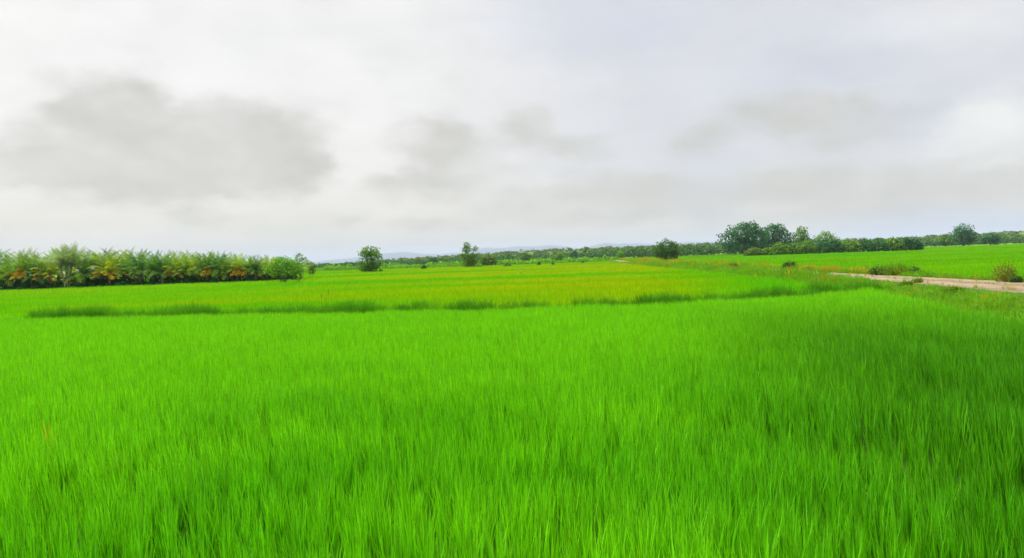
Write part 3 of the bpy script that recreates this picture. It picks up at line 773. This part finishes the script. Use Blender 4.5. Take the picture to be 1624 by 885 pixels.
mass('shrubbery', 'strip of light green scrub along the far paddy edge', 'scrub', sp, 'bright', 70, .55, 6)

# low rise with scrub, x 600..1600 and mountains
def ridge(name, label, cat, prof, depth, thick, mat, seed, amp):
    """terrain ridge: photographed crest line set at a real distance, with slopes before and behind"""
    xs = np.arange(prof[0][0], prof[-1][0] + 1, 6.0); ys = np.interp(xs, [p[0] for p in prof], [p[1] for p in prof])
    nz = Noise(60, seed); nz2 = Noise(18, seed + 1); v = []; rows = 15
    for x, y in zip(xs, ys):
        h = max(0.0, CAM_Z + (horizon(x) - y) * depth / F) * (1 + amp * nz(x, 0) + amp * .6 * nz2(x, 0))
        for j in range(rows):
            f = j / (rows - 1); Yd = depth - thick * (1 - f) if f <= 1 else depth
            Yd = depth + thick * (2 * f - 1); prof_h = math.cos((2 * f - 1) * math.pi / 2) ** 1.3
            X, _ = at(x, Yd); wob = 1 + .25 * math.sin(x * .05 + j * 1.7) * (prof_h < .98)
            v.append((X, Yd, h * prof_h * wob - .3))
    k = rows; q = [(i * k + j, (i + 1) * k + j, (i + 1) * k + j + 1, i * k + j + 1) for i in range(len(xs) - 1) for j in range(k - 1)]
    o = obj(name, mesh(name, v, q, smooth=True), M[mat]); tag(o, label, cat, kind='structure'); return o
RISE = [(560, 420), (640, 413), (700, 410), (760, 405), (830, 400), (900, 397), (960, 394.5), (1040, 391.5), (1100, 390), (1180, 387), (1300, 384), (1420, 380), (1480, 376), (1560, 373), (1600, 370), (1760, 364)]
ridge('hills', 'low scrub covered rise behind the far trees', 'hills', RISE, 760, 240, 'hill', 3, .03)
ridge('mountains', 'faint blue mountain ridge on the horizon', 'mountains', [(440, 418), (500, 415.5), (540, 411), (575, 408), (600, 404), (640, 401.5), (665, 402), (700, 404.5), (735, 401), (770, 395), (800, 393), (840, 394), (870, 391), (895, 392.5), (925, 394), (960, 388.5), (1000, 388), (1060, 388), (1100, 385.5), (1150, 384), (1300, 382), (1500, 379), (1700, 374)], 14000, 2400, 'mount', 9, .02)
sp = []
for i in range(900):
    x = g.uniform(560, 1700); f = g.uniform(0, 1)
    Yd = 760 - 240 * (1 - f); y = np.interp(x, [p[0] for p in RISE], [p[1] for p in RISE])
    h = max(0, CAM_Z + (horizon(x) - y) * 760 / F) * math.cos((1 - f) * math.pi / 2) ** 1.3
    X, _ = at(x, Yd); sp.append((X, Yd, g.uniform(5, 11), g.uniform(2, 4.2), h * .96 - .8))
mass('scrub_woods', 'patchy orchard scrub covering the low rise', 'scrub', sp, 'scrub', 26, 2.0, 8)
sp = []
for i in range(330):
    x = g.uniform(500, 1190) if i < 270 else g.uniform(1440, 1660)
    Yd = g.uniform(300, 480) if x < 1300 else g.uniform(430, 520); X, _ = at(x, Yd)
    hh = np.interp(x, [500, 600, 780, 900, 1000, 1190, 1440, 1660], [2.5, 2.6, 3.6, 4.6, 5.0, 6.0, 5.6, 5.6])
    sp.append((X, Yd, g.uniform(4, 9), hh * g.uniform(.6, 1.15), -.2))
mass('far_woods', 'dark far wood forming the tree line across the plain', 'wood', sp, 'farwood', 70, 1.1, 9)

# ------------------------------------------------------------------ air
hz = obj('haze', mesh('haze', [(x, y, z) for z in (-1.5, 215.0) for x, y in ((-16500, -650), (16500, -650), (16500, 17500), (-16500, 17500))],
     [(3, 2, 1, 0), (4, 5, 6, 7), (0, 1, 5, 4), (1, 2, 6, 5), (2, 3, 7, 6), (3, 0, 4, 7)]))
m, t, out = nt('haze_air')
pv = N(t, 'ShaderNodeVolumePrincipled', {'Color': (0.53, 0.63, 0.78, 1), 'Density': 0.000095})
t.links.new(pv.outputs[0], out.inputs['Volume']); hz.data.materials.append(m)
tag(hz, 'thin bluish air that fades the far hills', 'haze', kind='stuff')

# ------------------------------------------------------------------ light
EXPO = 2.2
SUN_EL, SUN_AZ = R(58), R(-62)          # azimuth from +Y towards +X
sd = bpy.data.lights.new('sun', 'SUN'); sd.energy = 1.5; sd.angle = R(14); sd.color = (1.0, 0.96, 0.88)
so = bpy.data.objects.new('sun', sd); C.objects.link(so)
sv = Vector((math.cos(SUN_EL) * math.sin(SUN_AZ), math.cos(SUN_EL) * math.cos(SUN_AZ), math.sin(SUN_EL)))
so.rotation_euler = sv.to_track_quat('Z', 'Y').to_euler(); so.location = sv * 500

w = bpy.data.worlds.new('World'); S.world = w; w.use_nodes = True
t = w.node_tree; t.nodes.clear()
out = t.nodes.new('ShaderNodeOutputWorld'); bg = t.nodes.new('ShaderNodeBackground')
sky = t.nodes.new('ShaderNodeTexSky'); sky.sky_type = 'NISHITA'; sky.sun_disc = False
sky.sun_elevation = SUN_EL; sky.sun_rotation = SUN_AZ; sky.air_density = 1.2; sky.dust_density = 3.0
dirv = N(t, 'ShaderNodeTexCoord').outputs['Generated']
sx, sy, sz = N(t, 'ShaderNodeSeparateXYZ', {0: dirv}).outputs
az = math_(t, 'ARCTAN2', sx, sy); el = math_(t, 'ARCSINE', sz)
sc = N(t, 'ShaderNodeVectorMath', {0: dirv, 1: (1, 1, 2.0)}, operation='MULTIPLY').outputs[0]
w1 = N(t, 'ShaderNodeTexNoise', {'Vector': sc, 'Scale': 5.0, 'Detail': 3.0, 'Roughness': .5})
w2 = N(t, 'ShaderNodeTexNoise', {'Vector': sc, 'Scale': 17.0, 'Detail': 3.0, 'Roughness': .55})
ws = N(t, 'ShaderNodeSeparateColor', {0: w1.outputs['Color']}).outputs
ws2 = N(t, 'ShaderNodeSeparateColor', {0: w2.outputs['Color']}).outputs
u = math_(t, 'ADD', az, math_(t, 'ADD', math_(t, 'MULTIPLY_ADD', ws[0], .12, -.06), math_(t, 'MULTIPLY_ADD', ws2[0], .08, -.04)))
vv = math_(t, 'ADD', el, math_(t, 'ADD', math_(t, 'MULTIPLY_ADD', ws[1], .03, -.015), math_(t, 'MULTIPLY_ADD', ws2[1], .045, -.0225)))

def blob(x, y, a, b, gain, power=1.9):
    d = ray(x, y); d = d / np.linalg.norm(d); ua, va = math.atan2(d[0], d[1]), math.asin(d[2])
    du = math_(t, 'MULTIPLY_ADD', u, F / a, -ua * F / a); dv = math_(t, 'MULTIPLY_ADD', vv, F / b, -va * F / b)
    r2 = math_(t, 'ADD', math_(t, 'MULTIPLY', du, du), math_(t, 'MULTIPLY', dv, dv))
    return math_(t, 'MULTIPLY', math_(t, 'EXPONENT', math_(t, 'MULTIPLY', math_(t, 'POWER', r2, power), -1.0)), gain)
def blobs(lst):
    r = 0.0
    for b in lst: r = math_(t, 'ADD', blob(*b), r)
    return math_(t, 'MINIMUM', r, 1.0)

c = mix(t, smooth(t, az, -.22, .22), (0.89, 0.865, 0.82), (0.705, 0.705, 0.725))
c = mix(t, math_(t, 'SUBTRACT', 1.0, smooth(t, el, 0.0, .13)), c, (0.765, 0.725, 0.585))
c = mix(t, blobs([(960, 40, 190, 55, .55), (1320, 90, 130, 50, .5), (1500, 190, 120, 50, .35), (1120, 300, 60, 70, .35), (1540, 350, 160, 24, .7)]), c, (0.60, 0.635, 0.71))
c = mix(t, blobs([(1500, 25, 130, 45, .45), (1565, 215, 75, 45, .85), (1600, 160, 60, 30, .45), (500, 90, 380, 110, .4), (180, 375, 260, 16, .35), (780, 375, 260, 14, .2)]), c, (0.87, 0.86, 0.83))
puff = blobs([(170, 165, 75, 48, .9), (225, 190, 60, 50, .6), (110, 225, 90, 50, .7), (350, 215, 70, 60, .9), (300, 260, 130, 50, .7), (465, 235, 60, 60, .8), (200, 283, 170, 40, .75), (400, 272, 110, 40, .7), (30, 270, 80, 24, .6), (320, 338, 80, 10, .5), (530, 352, 40, 9, .45),
              (680, 225, 55, 40, .75), (730, 265, 70, 45, .65), (650, 298, 80, 24, .6), (845, 208, 62, 38, .75), (920, 238, 50, 20, .5), (1010, 292, 110, 30, .6), (850, 320, 130, 26, .5), (1060, 330, 90, 18, .4), (700, 355, 120, 12, .4),
              (1250, 180, 90, 34, .75), (1340, 190, 80, 34, .7), (1115, 215, 48, 26, .75), (1370, 228, 70, 20, .5), (1230, 295, 100, 30, .65), (1400, 300, 120, 34, .7), (1560, 290, 90, 34, .6), (1300, 345, 150, 14, .5), (960, 345, 120, 14, .45)])
w3 = N(t, 'ShaderNodeTexNoise', {'Vector': N(t, 'ShaderNodeVectorMath', {0: dirv, 1: (1, 1, 1.6)}, operation='MULTIPLY').outputs[0], 'Scale': 13.0, 'Detail': 6.0, 'Roughness': .52}).outputs[0]
puff = math_(t, 'ADD', puff, math_(t, 'MULTIPLY_ADD', w3, 1.0, -.50))
grey = math_(t, 'MULTIPLY', math_(t, 'MULTIPLY', smooth(t, puff, -.10, 1.15), math_(t, 'MULTIPLY_ADD', w3, 1.1, .50)), smooth(t, az, 1.4, .2))
grey = math_(t, 'MULTIPLY', grey, math_(t, 'MULTIPLY_ADD', smooth(t, az, -.15, .15), -.10, .78))
c = mix(t, grey, c, (0.575, 0.555, 0.485))
fine = N(t, 'ShaderNodeTexNoise', {'Vector': N(t, 'ShaderNodeVectorMath', {0: dirv, 1: (1, 1, 2.6)}, operation='MULTIPLY').outputs[0], 'Scale': 9.0, 'Detail': 6.0, 'Roughness': .55}).outputs[0]
lift = math_(t, 'MULTIPLY_ADD', smooth(t, el, .36, 1.25), 3.1, 1.0)                     # an overcast sky is brightest overhead
gain = math_(t, 'MULTIPLY', math_(t, 'MULTIPLY_ADD', fine, .20, .90), math_(t, 'MULTIPLY', lift, 10.0 / 2 ** EXPO))
c = N(t, 'ShaderNodeVectorMath', {0: c, 'Scale': gain}, operation='SCALE').outputs[0]
mx = N(t, 'ShaderNodeMix', {0: .96, 6: sky.outputs[0], 7: c}, data_type='RGBA').outputs[2]
t.links.new(mx, bg.inputs[0]); bg.inputs[1].default_value = 0.1
t.links.new(bg.outputs[0], out.inputs[0])
w.cycles.sampling_method = 'MANUAL'; w.cycles.sample_map_resolution = 512

S.view_settings.view_transform = 'Standard'; S.view_settings.look = 'None'
S.view_settings.exposure = EXPO; S.view_settings.gamma = 1.0; S.view_settings.use_curve_mapping = False
S.render.engine = 'CYCLES'
cy = S.cycles
cy.max_bounces = 5; cy.diffuse_bounces = 3; cy.transmission_bounces = 3; cy.glossy_bounces = 1; cy.volume_bounces = 0; cy.transparent_max_bounces = 4
cy.use_denoising = True
cy.caustics_reflective = False; cy.caustics_refractive = False
